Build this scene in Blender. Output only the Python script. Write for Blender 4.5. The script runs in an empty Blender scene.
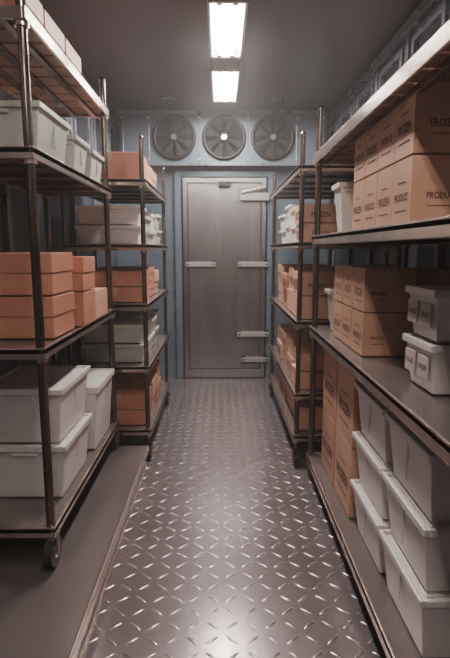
import bpy, math, random
from mathutils import Vector, Matrix
random.seed(7)
scene = bpy.context.scene

# ------------------------------------------------------------------ materials
def mat(name, c1, c2=None, rough=0.5, metal=0.0, nscale=6.0, bump=0.0, bscale=60.0, emit=None, estr=0.0, stretch=(1,1,1), coat=0.0, bstretch=None, bdist=0.004, rvar=0.05):
    m = bpy.data.materials.new(name); m.use_nodes = True
    nt = m.node_tree; b = nt.nodes["Principled BSDF"]
    c2 = c2 or tuple(x*0.8 for x in c1)
    tc = nt.nodes.new("ShaderNodeTexCoord")
    mp = nt.nodes.new("ShaderNodeMapping"); mp.inputs["Scale"].default_value = stretch
    nt.links.new(tc.outputs["Object"], mp.inputs["Vector"])
    n = nt.nodes.new("ShaderNodeTexNoise"); n.inputs["Scale"].default_value = nscale; n.inputs["Detail"].default_value = 4
    nt.links.new(mp.outputs[0], n.inputs["Vector"])
    r = nt.nodes.new("ShaderNodeValToRGB")
    r.color_ramp.elements[0].position = 0.32; r.color_ramp.elements[0].color = (*c2, 1)
    r.color_ramp.elements[1].position = 0.68; r.color_ramp.elements[1].color = (*c1, 1)
    nt.links.new(n.outputs["Fac"], r.inputs["Fac"])
    nt.links.new(r.outputs["Color"], b.inputs["Base Color"])
    mr = nt.nodes.new("ShaderNodeMapRange")
    mr.inputs["To Min"].default_value = max(0.02, rough-rvar); mr.inputs["To Max"].default_value = min(1, rough+rvar)
    nt.links.new(n.outputs["Fac"], mr.inputs["Value"]); nt.links.new(mr.outputs[0], b.inputs["Roughness"])
    b.inputs["Metallic"].default_value = metal
    b.inputs["Coat Weight"].default_value = coat
    b.inputs["Coat Roughness"].default_value = 0.12
    if bump > 0:
        n2 = nt.nodes.new("ShaderNodeTexNoise"); n2.inputs["Scale"].default_value = bscale
        mp2 = nt.nodes.new("ShaderNodeMapping"); mp2.inputs["Scale"].default_value = bstretch or stretch
        nt.links.new(tc.outputs["Object"], mp2.inputs["Vector"])
        nt.links.new(mp2.outputs[0], n2.inputs["Vector"])
        bp = nt.nodes.new("ShaderNodeBump"); bp.inputs["Strength"].default_value = bump; bp.inputs["Distance"].default_value = bdist
        nt.links.new(n2.outputs["Fac"], bp.inputs["Height"]); nt.links.new(bp.outputs[0], b.inputs["Normal"])
    if emit:
        b.inputs["Emission Color"].default_value = (*emit, 1); b.inputs["Emission Strength"].default_value = estr
    return m

M_SHELF = mat("shelf_metal", (0.29,0.245,0.24), (0.25,0.21,0.205), 0.26, 0.6, 3, 0.0, rvar=0.0)
M_EDGE  = mat("shelf_edge_steel", (0.76,0.61,0.54), (0.56,0.44,0.38), 0.22, 0.88, 9)
M_POST  = mat("post_steel", (0.27,0.205,0.185), (0.15,0.115,0.10), 0.19, 0.92, 8)
M_SLAT  = mat("slat_brown", (0.31,0.16,0.12), (0.19,0.10,0.075), 0.4, 0.1, 8)
M_RUB   = mat("rubber", (0.02,0.019,0.02), None, 0.45)
M_WALL  = mat("wall_panel_paint", (0.115,0.127,0.165), (0.092,0.102,0.134), 0.32, 0.4, 2.0, 0.0, 20, rvar=0.01)
M_TRIM  = mat("wall_trim_paint", (0.25,0.255,0.29), (0.20,0.203,0.23), 0.28, 0.5, 5)
M_RECESS= mat("wall_recess", (0.045,0.05,0.072), (0.036,0.04,0.055), 0.25, 0.3, 3)
M_END   = mat("end_wall_blue", (0.185,0.235,0.29), (0.155,0.197,0.245), 0.32, 0.4, 2, rvar=0.01)
M_CEIL  = mat("ceiling_panel", (0.165,0.146,0.152), (0.155,0.137,0.143), 0.30, 0.35, 0.8, rvar=0.0)
M_FLOOR = mat("diamond_plate", (0.335,0.28,0.288), (0.285,0.238,0.246), 0.22, 0.6, 2.0, 0.10, 40, coat=0.35, rvar=0.02)
M_LUG   = mat("diamond_plate_lug", (0.38,0.315,0.318), (0.28,0.23,0.235), 0.24, 0.65, 5, coat=0.3)
M_DOOR  = mat("door_steel", (0.50,0.485,0.49), (0.38,0.37,0.373), 0.20, 0.95, 3, 0.8, 50, stretch=(4,4,0.4), bstretch=(1,1,30), bdist=0.001)
M_DARK  = mat("dark_metal", (0.008,0.008,0.010), None, 0.65, 0.0)
M_FAN   = mat("fan_housing_dark", (0.025,0.022,0.023), (0.017,0.015,0.016), 0.4, 0.4)
M_BLADE = mat("fan_blade", (0.03,0.027,0.027), (0.02,0.018,0.018), 0.35, 0.5)
M_HUB   = mat("fan_hub", (0.35,0.32,0.31), None, 0.25, 0.8)
M_WIRE  = mat("handle_chrome", (0.62,0.57,0.54), None, 0.35, 0.5)
M_FWIRE = mat("fan_guard_wire", (0.05,0.045,0.045), None, 0.3, 0.8)
M_CARD  = mat("cardboard", (0.64,0.375,0.255), (0.55,0.315,0.21), 0.5, 0, 5, 0.15, 90)
M_CARD2 = mat("cardboard_brown", (0.53,0.295,0.20), (0.45,0.245,0.165), 0.55, 0, 5, 0.15, 90)
M_ORNG  = mat("carton_orange", (0.59,0.265,0.175), (0.49,0.21,0.135), 0.42, 0, 5, 0.1, 90)
M_TAPE  = mat("packing_tape", (0.58,0.37,0.27), None, 0.35)
M_INK   = mat("print_ink", (0.12,0.055,0.04), None, 0.8)
M_WHITE = mat("white_plastic", (0.81,0.755,0.725), (0.75,0.695,0.67), 0.32, 0, 3)
M_GREEN = mat("grey_green_plastic", (0.56,0.56,0.50), (0.48,0.48,0.435), 0.38, 0, 3)
M_LABEL = mat("paper_label", (0.62,0.57,0.52), None, 0.7)
M_HOUS  = mat("fixture_housing", (0.75,0.74,0.72), None, 0.4, 0.2)
M_TUBE  = mat("tube_glow", (1,1,1), (1,1,1), 0.4, emit=(1.0,0.92,0.86), estr=305)
M_TUBE_FILL = mat("tube_glow_fill", (1,1,1), (1,1,1), 0.4, emit=(1.0,0.87,0.79), estr=125)  # weaker glow for the added out-of-view fill fixtures

# ------------------------------------------------------------------ mesh builder
class MB:
    def __init__(s): s.v=[]; s.f=[]; s.m=[]; s.mats=[]; s.sm=[]
    def mi(s, m):
        if m not in s.mats: s.mats.append(m)
        return s.mats.index(m)
    def add(s, vs, fs, m, smooth=False):
        o=len(s.v); s.v += [tuple(p) for p in vs]; k=s.mi(m)
        for f in fs: s.f.append([i+o for i in f]); s.m.append(k); s.sm.append(smooth)
    def box(s, x0,x1,y0,y1,z0,z1, m, t=0.0):
        vs=[(x0+t,y0+t,z0),(x1-t,y0+t,z0),(x1-t,y1-t,z0),(x0+t,y1-t,z0),(x0,y0,z1),(x1,y0,z1),(x1,y1,z1),(x0,y1,z1)]
        s.add(vs,[(3,2,1,0),(4,5,6,7),(0,1,5,4),(1,2,6,5),(2,3,7,6),(3,0,4,7)],m)
    def cyl(s, p0,p1,r,m,n=16,r1=None):
        p0=Vector(p0);p1=Vector(p1);d=(p1-p0).normalized()
        a=d.orthogonal().normalized();b=d.cross(a); r1=r if r1 is None else r1
        vs=[]
        for p,rr in((p0,r),(p1,r1)):
            for i in range(n):
                t=2*math.pi*i/n; vs.append(p+(a*math.cos(t)+b*math.sin(t))*rr)
        s.add(vs,[(i,(i+1)%n,n+(i+1)%n,n+i) for i in range(n)],m,True)
        s.add(vs,[tuple(range(n-1,-1,-1)),tuple(range(n,2*n))],m)
    def torus(s,c,axis,R,r,m,n=40,k=8):
        c=Vector(c);d=Vector(axis).normalized();a=d.orthogonal().normalized();b=d.cross(a)
        vs=[];fs=[]
        for i in range(n):
            t=2*math.pi*i/n;u=a*math.cos(t)+b*math.sin(t)
            for j in range(k):
                q=2*math.pi*j/k;vs.append(c+u*(R+r*math.cos(q))+d*(r*math.sin(q)))
        for i in range(n):
            for j in range(k):
                fs.append((i*k+j,((i+1)%n)*k+j,((i+1)%n)*k+(j+1)%k,i*k+(j+1)%k))
        s.add(vs,fs,m,True)
    def build(s,name,bevel=0.0,origin=None,rotz=0.0,seg=2):
        if origin is None:
            xs=[p[0] for p in s.v];ys=[p[1] for p in s.v];zs=[p[2] for p in s.v]
            origin=((min(xs)+max(xs))/2,(min(ys)+max(ys))/2,min(zs))
        me=bpy.data.meshes.new(name)
        me.from_pydata([(p[0]-origin[0],p[1]-origin[1],p[2]-origin[2]) for p in s.v],[],s.f)
        for m in s.mats: me.materials.append(m)
        me.polygons.foreach_set("material_index",s.m); me.polygons.foreach_set("use_smooth",s.sm); me.update()
        o=bpy.data.objects.new(name,me);o.location=origin;o.rotation_euler=(0,0,rotz);scene.collection.objects.link(o)
        if bevel>0:
            md=o.modifiers.new("bevel","BEVEL");md.width=bevel;md.segments=seg;md.limit_method='ANGLE';md.angle_limit=math.radians(50)
        return o

def text_mesh(txt):
    c=bpy.data.curves.new("t","FONT");c.body=txt;c.size=1.0;c.align_x='CENTER';c.align_y='CENTER';c.resolution_u=2
    c.offset=0.025
    o=bpy.data.objects.new("t",c);scene.collection.objects.link(o)
    bpy.context.view_layer.update()
    dg=bpy.context.evaluated_depsgraph_get()
    me=bpy.data.meshes.new_from_object(o.evaluated_get(dg))
    vs=[tuple(v.co) for v in me.vertices];fs=[tuple(p.vertices) for p in me.polygons]
    bpy.data.objects.remove(o);bpy.data.meshes.remove(me)
    w=max(v[0] for v in vs)-min(v[0] for v in vs)
    return vs,fs,w
TX=[text_mesh("PRODUCE"),text_mesh("FROZEN"),text_mesh("CHILLED")]
def put_text(mb,k,c,u,width,m=M_INK,mirror=False):
    vs,fs,w=TX[k];s=width/w;u=Vector(u);c=Vector(c)
    mb.add([c+u*(v[0]*s)+Vector((0,0,v[1]*s*1.3)) for v in vs],fs,m)

# ------------------------------------------------------------------ room
XL,XR,YB,YE,ZC=-1.02,1.07,-1.6,5.04,2.60
fl=MB(); fl.box(XL,XR,YB,YE,-0.05,0,M_FLOOR)
sp=0.068; rows=int((YE-YB)/sp)
for j in range(rows):
    for i in range(int((XR-XL)/sp)):
        x=XL+0.04+i*sp; y=YB+0.04+j*sp
        if abs(x)>0.62: continue
        a=math.radians(40 if (i+j)%2 else -40); L,W,H=0.029,0.0058,0.0030
        pts=[(-L,0,0),(-L*.5,-W,0),(L*.5,-W,0),(L,0,0),(L*.5,W,0),(-L*.5,W,0),(-L*.55,0,H),(L*.55,0,H)]
        vs=[(x+p[0]*math.cos(a)-p[1]*math.sin(a),y+p[0]*math.sin(a)+p[1]*math.cos(a),p[2]) for p in pts]
        fl.add(vs,[(1,2,7,6),(4,5,6,7),(0,1,6),(0,6,5),(3,7,2),(3,4,7)],M_LUG,True)
fl.build("floor",origin=(0,0,0))
c=MB(); c.box(XL,XR,YB,YE,ZC,ZC+0.05,M_CEIL)
c.build("ceiling")
for side,x0,x1,s in (("left",XL-0.06,XL,1),("right",XR,XR+0.06,-1)):
    w=MB(); w.box(x0,x1,YB,YE,0,ZC,M_WALL)
    xi=XL if s>0 else XR
    def slab(y0,y1,z0,z1,d,m):
        a,b=(xi,xi+d*s); w.box(min(a,b),max(a,b),y0,y1,z0,z1,m)
    slab(YB,YE,2.50,2.56,0.030,M_TRIM); slab(YB,YE,1.93,1.98,0.020,M_TRIM)
    y=YB+0.1
    while y<YE-0.3:
        slab(y,y+0.05,0.0,2.50,0.022,M_TRIM)
        slab(y+0.10,y+0.50,2.04,2.44,0.004,M_RECESS)
        slab(y+0.09,y+0.13,2.03,2.45,0.024,M_TRIM); slab(y+0.47,y+0.51,2.03,2.45,0.024,M_TRIM)
        slab(y+0.13,y+0.47,2.03,2.07,0.024,M_TRIM); slab(y+0.13,y+0.47,2.41,2.45,0.024,M_TRIM)
        y+=0.56
    w.build("wall_"+side,0.004)
w=MB(); w.box(XL,XR,YE,YE+0.06,0,ZC,M_END)
for x in (-0.72,-0.46,0.56,0.82): w.box(x-0.006,x+0.006,YE-0.005,YE,0,2.05,M_TRIM)
for x in (-0.86,-0.59,0.69,0.94):
    for z in [0.3+0.22*i for i in range(8)]: w.cyl((x,YE,z),(x,YE-0.008,z),0.010,M_TRIM,10)
w.build("wall_back")
w=MB(); w.box(XL,XR,YB-0.06,YB,0,ZC,M_WALL); w.build("wall_front")
for n,x0,x1 in (("left",XL,XL+0.02),("right",XR-0.02,XR)):
    b=MB(); b.box(x0,x1,2.95,YE,0,0.1,M_TRIM); b.build("baseboard_"+n,0.003)

# ------------------------------------------------------------------ door
d=MB(); cx=0.045; hw=0.41; zt=1.99; yf=YE-0.002
d.box(cx-hw-0.075,cx-hw-0.01,YE-0.06,yf,0.002,zt+0.06,M_END); d.box(cx+hw+0.01,cx+hw+0.075,YE-0.06,yf,0.002,zt+0.06,M_END)
d.box(cx-hw-0.01,cx+hw+0.01,YE-0.06,yf,zt+0.005,zt+0.06,M_END)
d.box(cx-hw-0.01,cx+hw+0.01,YE-0.02,yf,0.002,zt+0.005,M_DARK)
d.box(cx-hw+0.006,cx+hw-0.006,YE-0.055,YE-0.02,0.012,zt-0.006,M_DOOR)
yl=YE-0.055
d.box(cx-hw+0.006,cx-hw+0.05,yl-0.010,yl,0.012,zt-0.006,M_DOOR); d.box(cx+hw-0.05,cx+hw-0.006,yl-0.010,yl,0.012,zt-0.006,M_DOOR)
d.box(cx-hw+0.05,cx+hw-0.05,yl-0.010,yl,zt-0.05,zt-0.006,M_DOOR); d.box(cx-hw+0.05,cx+hw-0.05,yl-0.010,yl,0.012,0.10,M_DOOR)
for sx in (-1,1):
    xx=cx+sx*(hw-0.054); d.box(xx-0.004,xx+0.004,yl-0.002,yl,0.10,zt-0.05,M_DARK)
for zz in (0.104,zt-0.054): d.box(cx-hw+0.054,cx+hw-0.054,yl-0.002,yl,zz-0.004,zz+0.004,M_DARK)
def strap(xa,xb,z,h=0.045):
    d.box(xa,xb,yl-0.035,yl-0.012,z-h/2,z+h/2,M_WIRE)
    d.box(xa,xb,yl-0.030,yl-0.008,z-h/2-0.018,z-h/2,M_DARK)
    for x in (xa+0.02,xb-0.02):
        d.box(x-0.022,x+0.022,yl-0.02,yl+0.0,z-h*0.9,z+h*0.9,M_FAN)
        d.cyl((x,yl-0.035,z),(x,yl-0.042,z),0.010,M_DARK,10)
strap(cx-hw+0.03,cx-hw+0.32,1.16); strap(cx+hw-0.28,cx+hw+0.02,1.16)
strap(cx+hw-0.28,cx+hw+0.03,0.46); strap(cx+hw-0.24,cx+hw+0.03,0.20)
d.box(cx+hw-0.26,cx+hw+0.02,yl-0.06,yl-0.008,1.77,1.84,M_WIRE); d.cyl((cx+hw-0.25,yl-0.065,1.84),(cx+hw-0.02,yl-0.065,1.89),0.018,M_WIRE)
d.box(cx-0.06,cx+0.06,yl-0.05,yl-0.008,1.90,1.945,M_FAN)
d.build("door_1",0.003)

# ------------------------------------------------------------------ evaporator + fans
e=MB(); ef=4.86
e.box(-0.92,0.98,ef,YE-0.002,2.09,2.55,M_END)
e.box(-0.94,1.00,ef-0.015,ef+0.02,2.075,2.10,M_TRIM); e.box(-0.94,1.00,ef-0.015,ef+0.02,2.54,2.565,M_TRIM)
for x in (-0.9,-0.66,-0.19,0.26,0.72,0.96):
    e.box(x-0.008,x+0.008,ef-0.006,ef,2.10,2.54,M_TRIM)
    for z in (2.14,2.50): e.cyl((x,ef-0.005,z),(x,ef-0.014,z),0.011,M_WIRE,10)
for x in (-0.8,0.86): e.box(x-0.03,x+0.03,ef+0.05,ef+0.09,2.55,ZC-0.001,M_TRIM)
e.build("evaporator_unit",0.003)
for x in (-0.42,0.04,0.49):
    f=MB(); z=2.325; y=ef-0.002; R=0.190
    f.cyl((x,y-0.004,z),(x,y,z),R,M_DARK,40)
    f.torus((x,y-0.02,z),(0,1,0),R-0.004,0.017,M_FAN)
    f.cyl((x,y-0.045,z),(x,y-0.004,z),0.030,M_HUB,24,0.040)
    for i in range(8):
        a=2*math.pi*i/8; vs=[]
        for r,da,dy in ((0.045,-0.20,-0.01),(0.045,0.20,-0.03),(0.165,0.16,-0.034),(0.165,-0.10,-0.006),(0.11,-0.16,-0.008),(0.11,0.18,-0.034)):
            vs.append((x+r*math.cos(a+da),y+dy,z+r*math.sin(a+da)))
        f.add(vs,[(0,1,5,4),(4,5,2,3)],M_BLADE,True)
    for r in (0.075,0.12,0.155): f.torus((x,y-0.05,z),(0,1,0),r,0.0018,M_FWIRE,36,6)
    for i in range(4):
        a=math.pi*2*i/4+0.4
        f.cyl((x+0.03*math.cos(a),y-0.052,z+0.03*math.sin(a)),(x+R*math.cos(a),y-0.03,z+R*math.sin(a)),0.0026,M_FWIRE,6)
    f.torus((x,y-0.05,z),(0,1,0),0.03,0.004,M_FWIRE,24,6)
    f.build("evaporator_fan",origin=(x,y,z))

# ------------------------------------------------------------------ ceiling lights and added fill lights
for y0 in (2.70,3.67,0.55,-0.95):  # fixtures over and behind the camera are unseen, added to brighten near goods
    T=M_TUBE if y0>2 else M_TUBE_FILL
    L=MB(); x=0.04; w=0.095; l=0.74; zt=ZC-0.002
    L.box(x-w,x+w,y0,y0+l,zt-0.045,zt,M_HOUS)
    L.box(x-w-0.008,x-w+0.008,y0,y0+l,zt-0.085,zt-0.03,M_HOUS); L.box(x+w-0.008,x+w+0.008,y0,y0+l,zt-0.085,zt-0.03,M_HOUS)
    L.box(x-w,x+w,y0,y0+0.02,zt-0.085,zt-0.03,M_HOUS); L.box(x-w,x+w,y0+l-0.02,y0+l,zt-0.085,zt-0.03,M_HOUS)
    for dx in (-0.04,0.04):
        L.cyl((x+dx,y0+0.04,zt-0.066),(x+dx,y0+l-0.04,zt-0.066),0.013,T,10)
        for yy in (y0+0.02,y0+l-0.045): L.box(x+dx-0.015,x+dx+0.015,yy,yy+0.025,zt-0.084,zt-0.04,M_HOUS)
    L.build("fluorescent_and_fill_light",0.002)
for x in (-0.44,0.52):
    s=MB(); s.cyl((x,4.6,ZC-0.001),(x,4.6,ZC-0.018),0.06,M_TRIM,24); s.cyl((x,4.6,ZC-0.018),(x,4.6,ZC-0.05),0.045,M_FAN,24,0.02)
    s.build("ceiling_dome",origin=(x,4.6,ZC))  # small tapered dome on a disc under the ceiling

# ------------------------------------------------------------------ shelving
def shelf_unit(name,xf,xb,y0,y1,levels,z0,ztop,post=0.014,slat=(),casters=True,over=0.03,lip=0.035,thick=0.018,wr=0.045):
    s=MB(); sg=1 if xf>xb else -1
    ps=[(xf-sg*0.02,y0),(xf-sg*0.02,y1),(xb+sg*0.02,y0),(xb+sg*0.02,y1)]
    pz=z0+(2*wr+0.01 if casters else 0.0)
    for (px,py) in ps:
        s.cyl((px,py,pz),(px,py,ztop),post,M_POST,14)
        s.cyl((px,py,ztop),(px,py,ztop+0.012),post*1.25,M_POST,14,post*0.7)
        for z in levels: s.cyl((px,py,z-lip-0.014),(px,py,z-lip),post*1.5,M_EDGE,14)
        if casters:
            s.cyl((px-0.016,py,z0+wr+0.001),(px+0.016,py,z0+wr+0.001),wr,M_RUB,26)
            s.cyl((px-0.019,py,z0+wr+0.001),(px+0.019,py,z0+wr+0.001),wr*0.45,M_EDGE,14)
            for dx in (-0.024,0.021): s.box(px+dx,px+dx+0.003,py-0.014,py+0.014,z0+wr-0.01,z0+2*wr+0.015,M_POST)
            s.box(px-0.026,px+0.026,py-0.026,py+0.026,z0+2*wr+0.006,z0+2*wr+0.016,M_POST)
    xo=xf+sg*0.004; xi=xb
    for k,z in enumerate(levels):
        a,b=min(xo,xi),max(xo,xi); ya,yb=y0-over,y1+over
        mm=M_SLAT if k in slat else M_SHELF
        if k in slat:
            n=int((yb-ya)/0.11)
            st=(yb-ya)/n
            for i in range(n): s.box(a+0.01,b-0.01,ya+i*st+0.008,ya+(i+1)*st-0.008,z-thick,z,mm)
            for xx in (a+0.08,(a+b)/2,b-0.08): s.box(xx-0.012,xx+0.012,ya+0.01,yb-0.01,z-lip,z-thick-0.0005,M_POST)
        else:
            s.box(a,b,ya,yb,z-thick,z,mm)
            n=5
            for i in range(1,n):
                yy=ya+(yb-ya)*i/n; s.box(a+0.012,b-0.012,yy-0.012,yy+0.012,z-lip*0.9,z-thick,M_POST)
        for xx,sx in ((xo,-sg),(xi,sg)):
            p,q=sorted((xx,xx+sx*0.010)); s.box(p,q,ya,yb,z-lip,z+0.004,M_EDGE)
        for yy in (ya,yb-0.010): s.box(a+0.01,b-0.01,yy,yy+0.010,z-lip,z+0.002,M_EDGE)
    return s.build(name,0.003)

L1=[0.29,0.96,1.63,2.05]; L2=[0.20,0.60,0.98,1.33,1.70]
R1=[0.14,0.88,1.37,1.79];  R2=[0.20,0.46,0.89,1.34,1.76]
shelf_unit("wheeled_shelving_rack",-0.61,-0.98,1.73,2.86,L1,0.125,2.20,slat=(3,),lip=0.036,wr=0.058,post=0.016)
shelf_unit("wheeled_shelving_rack",-0.43,-0.93,2.99,4.10,L2,0.0,1.93)
shelf_unit("wheeled_shelving_rack",0.44,0.97,2.88,4.35,R2,0.0,1.93)
shelf_unit("storage_shelving_rack",0.50,1.02,0.55,2.72,R1,0.0,2.02,casters=False,lip=0.045,post=0.016,slat=(3,))

p=MB()
p.box(-0.99,-0.44,0.2,2.90,0.104,0.124,M_SHELF); p.box(-0.99,-0.45,0.21,2.89,0.001,0.1035,M_SHELF)
p.box(-0.446,-0.435,0.2,2.90,0.085,0.1275,M_EDGE); p.box(-0.46,-0.445,0.2,2.90,0.0,0.02,M_EDGE)
p.build("raised_platform",0.004)

# ------------------------------------------------------------------ goods
def carton(side,xf,w,y0,l,z,h,m=M_CARD,text=None,lid=False,rot=0.8):
    sg=-1 if side=='L' else 1
    x0,x1=sorted((xf,xf+sg*w)); y1=y0+l; z+=0.0055; z1=z+h-0.006
    b=MB()
    if lid:
        zl=z+(z1-z)*0.52
        b.box(x0+0.004,x1-0.004,y0+0.004,y1-0.004,z,zl+0.004,m); b.box(x0,x1,y0,y1,zl,z1,m)
    else:
        b.box(x0,x1,y0,y1,z,z1-0.003,m)
        xm=(x0+x1)/2
        b.box(x0+0.001,xm-0.002,y0+0.001,y1-0.001,z1-0.003,z1,m); b.box(xm+0.002,x1-0.001,y0+0.001,y1-0.001,z1-0.003,z1,m)
        b.box(xm-0.02,xm+0.02,y0-0.0008,y1+0.0008,z1-0.05,z1+0.0006,M_TAPE)
    if text is not None:
        xa=x0-0.0012 if side=='R' else x1+0.0012
        u=(0,-1,0) if side=='R' else (0,1,0)
        put_text(b,text,(xa,(y0+y1)/2,z+(z1-z)*0.42),u,l*0.70)
        b.box(min(xa,xa+0.0005),max(xa,xa+0.0005),y0+l*0.2,y0+l*0.8,z+h*0.20,z+h*0.22,M_INK)
        b.box(min(xa,xa+0.0005),max(xa,xa+0.0005),y0+l*0.3,y0+l*0.7,z+h*0.62,z+h*0.64,M_INK)
        tc=(x0+x1)/2-w*0.22
        put_text(b,text,(tc,y0-0.0012,z+(z1-z)*0.42),(1,0,0),w*0.28)
        b.box(tc-w*0.13,tc+w*0.13,y0-0.0012,y0-0.0004,z+h*0.26,z+h*0.272,M_INK)
    return b.build("cardboard_box",0.0035,rotz=math.radians(random.uniform(-rot,rot)))

def bin_(side,xf,w,y0,l,z,h,m=M_WHITE,label=False,rot=0.6,name="plastic_storage_bin"):
    sg=-1 if side=='L' else 1
    x0,x1=sorted((xf,xf+sg*w)); y1=y0+l; z+=0.0055; z1=z+h-0.006
    b=MB(); f=0.010
    b.box(x0+f,x1-f,y0+f,y1-f,z,z1-0.012,m,t=min(0.022,h*0.1))
    rz=z1-max(0.022,h*0.10)
    for (a,bb,cc,dd) in ((x0,x0+0.014,y0,y1),(x1-0.014,x1,y0,y1),(x0+0.014,x1-0.014,y0,y0+0.014),(x0+0.014,x1-0.014,y1-0.014,y1)):
        b.box(a,bb,cc,dd,rz,z1,m)
    b.box(x0+0.03,x1-0.03,y0+0.03,y1-0.03,z1-0.012,z1-0.005,m)
    if not label:
        for yy in (y0+l*0.5,):
            for xx in (x0+f+0.002,x1-f-0.006): b.box(xx-0.001,xx+0.005,yy-0.004,yy+0.004,z+h*0.25,rz,m)
    xm=(x0+x1)/2; b.box(xm-0.05,xm+0.05,y0+0.002,y0+0.02,rz-0.018,rz-0.004,m)
    if label:
        for k in (0,1):
            ls=l*0.34; yy=y0+l*(0.12+0.44*k); xa=x0
            b.box(xa+0.004,xa+0.010,yy,yy+ls,z+h*0.25,z+h*0.7,M_LABEL)
            put_text(b,2,(x0+0.0035,yy+ls/2,z+h*0.48),(0,-1,0),l*0.28)
        b.box(xm-w*0.3,xm+w*0.3,y0+0.006,y0+0.011,z+h*0.28,z+h*0.70,M_LABEL)
        put_text(b,2,(xm,y0+0.0055,z+h*0.50),(1,0,0),w*0.5)
    return b.build(name,0.004,rotz=math.radians(random.uniform(-rot,rot)))

# left rack 1
z=L1[0]
for k in range(2): bin_('L',-0.615,0.34,1.90,0.42,z+k*0.235,0.235)
bin_('L',-0.605,0.33,2.40,0.40,z,0.34)
z=L1[1]
for k in range(2):
    carton('L',-0.625,0.30,1.88,0.27,z+k*0.165,0.165,M_ORNG,lid=True)
for k in range(2):
    carton('L',-0.60+0.005*k,0.16,2.20,0.21,z+k*0.155,0.155,M_ORNG,lid=(k==1))
    carton('L',-0.78,0.17,2.22,0.22,z+k*0.13,0.13,M_ORNG)
carton('L',-0.61,0.25,2.45,0.26,z,0.14,M_CARD)
z=L1[2]
bin_('L',-0.625,0.33,1.85,0.36,z,0.185,M_GREEN)
bin_('L',-0.615,0.16,2.26,0.22,z,0.16,M_GREEN); bin_('L',-0.61,0.3,2.52,0.24,z,0.15,M_GREEN)
bin_('L',-0.79,0.16,2.26,0.22,z,0.16,M_WHITE)
z=L1[3]
for i in range(3): carton('L',-0.66,0.28,1.80+i*0.26,0.24,z,0.15,M_ORNG,lid=True)

def fill(side,xf,depth,ya,yb,z,gap,pal,seed,target=0.8):
    rnd=random.Random(seed); y=ya
    while True:
        kind,m=rnd.choice(pal); l=rnd.uniform(0.20,0.30)
        if y+l>yb: break
        w=rnd.uniform(0.32,0.40); H=(gap-0.07)*rnd.uniform(target-0.15,target+0.1)
        n=1 if H<0.17 else 2
        for k in range(n):
            h=H/n; xx=xf+rnd.uniform(0.0,0.02)*(-1 if side=='L' else 1)
            if kind=='c': carton(side,xx,w,y,l,z+k*h,h,m,text=None if side=='L' else rnd.choice([None,0,1]),lid=rnd.random()<0.4)
            else: bin_(side,xx,w,y,l,z+k*h,h,m)
        y+=l+0.03
    return
O=('c',M_ORNG);C=('c',M_CARD);B=('c',M_CARD2);W=('b',M_WHITE);G=('b',M_GREEN)
pals=[[C,W,O],[W,G],[C,O,B],[G,W],[O,C,O]]
gaps=[0.38,0.36,0.33,0.34,0.28]
for i,z in enumerate(L2): fill('L',-0.455,0.4,3.04,4.07,z,gaps[i],pals[i],10+i)
gaps=[0.26,0.42,0.43,0.40,0.3]
pals=[[B],[C,B],[C,W,O],[C,W],[]]
for i,z in enumerate(R2):
    if pals[i]: fill('R',0.465,0.4,2.93,4.31,z,gaps[i],pals[i],30+i,0.75)

# right rack 1
z=R1[2]
for i in range(4):
    for k in range(2): carton('R',0.565,0.33,1.52+i*0.165,0.16,z+k*0.205,0.205,M_CARD,text=(i+k)%2,rot=0.4)
bin_('R',0.55,0.16,2.38,0.16,z,0.24,M_WHITE)
z=R1[1]
for i in range(3):
    for k in range(2): carton('R',0.56,0.20,1.93+i*0.175,0.165,z+k*0.175,0.175,M_CARD2,text=(i+k)%3,rot=0.4)
for k in range(2): carton('R',0.775,0.20,1.96,0.30,z+k*0.17,0.17,M_CARD2,text=k,rot=0.3)
for k in range(2): bin_('R',0.59,0.30,1.37,0.22,z+k*0.155,0.155,M_WHITE,label=True,rot=0.4)
bin_('R',0.55,0.16,2.50,0.13,z,0.22,M_GREEN)
z=R1[0]
for i in range(2):
    for k in range(2): carton('R',0.56,0.32,2.02+i*0.31,0.29,z+k*0.32,0.32,M_CARD2 if i else M_CARD,text=1,rot=0.4)
for i in range(2):
    for k in range(3): bin_('R',0.545,0.36,1.23+i*0.38,0.36,z+k*0.21,0.21,M_WHITE,rot=0.3)

# ------------------------------------------------------------------ world (cold haze) & camera
wd=bpy.data.worlds.new("World"); scene.world=wd; wd.use_nodes=True
nt=wd.node_tree; nt.nodes["Background"].inputs["Color"].default_value=(0.3,0.33,0.38,1); nt.nodes["Background"].inputs["Strength"].default_value=0.3
vs=nt.nodes.new("ShaderNodeVolumeScatter"); vs.inputs["Density"].default_value=0.017; vs.inputs["Anisotropy"].default_value=0.2
vs.inputs["Color"].default_value=(1,0.96,0.95,1)
nt.links.new(vs.outputs[0],nt.nodes["World Output"].inputs["Volume"])

cam=bpy.data.cameras.new("camera"); co=bpy.data.objects.new("camera",cam); scene.collection.objects.link(co)
co.location=(0,0,1.30); co.rotation_euler=(math.radians(81),0,-math.radians(0.57))
cam.sensor_width=36; cam.lens=27.36; cam.clip_start=0.02
scene.camera=co
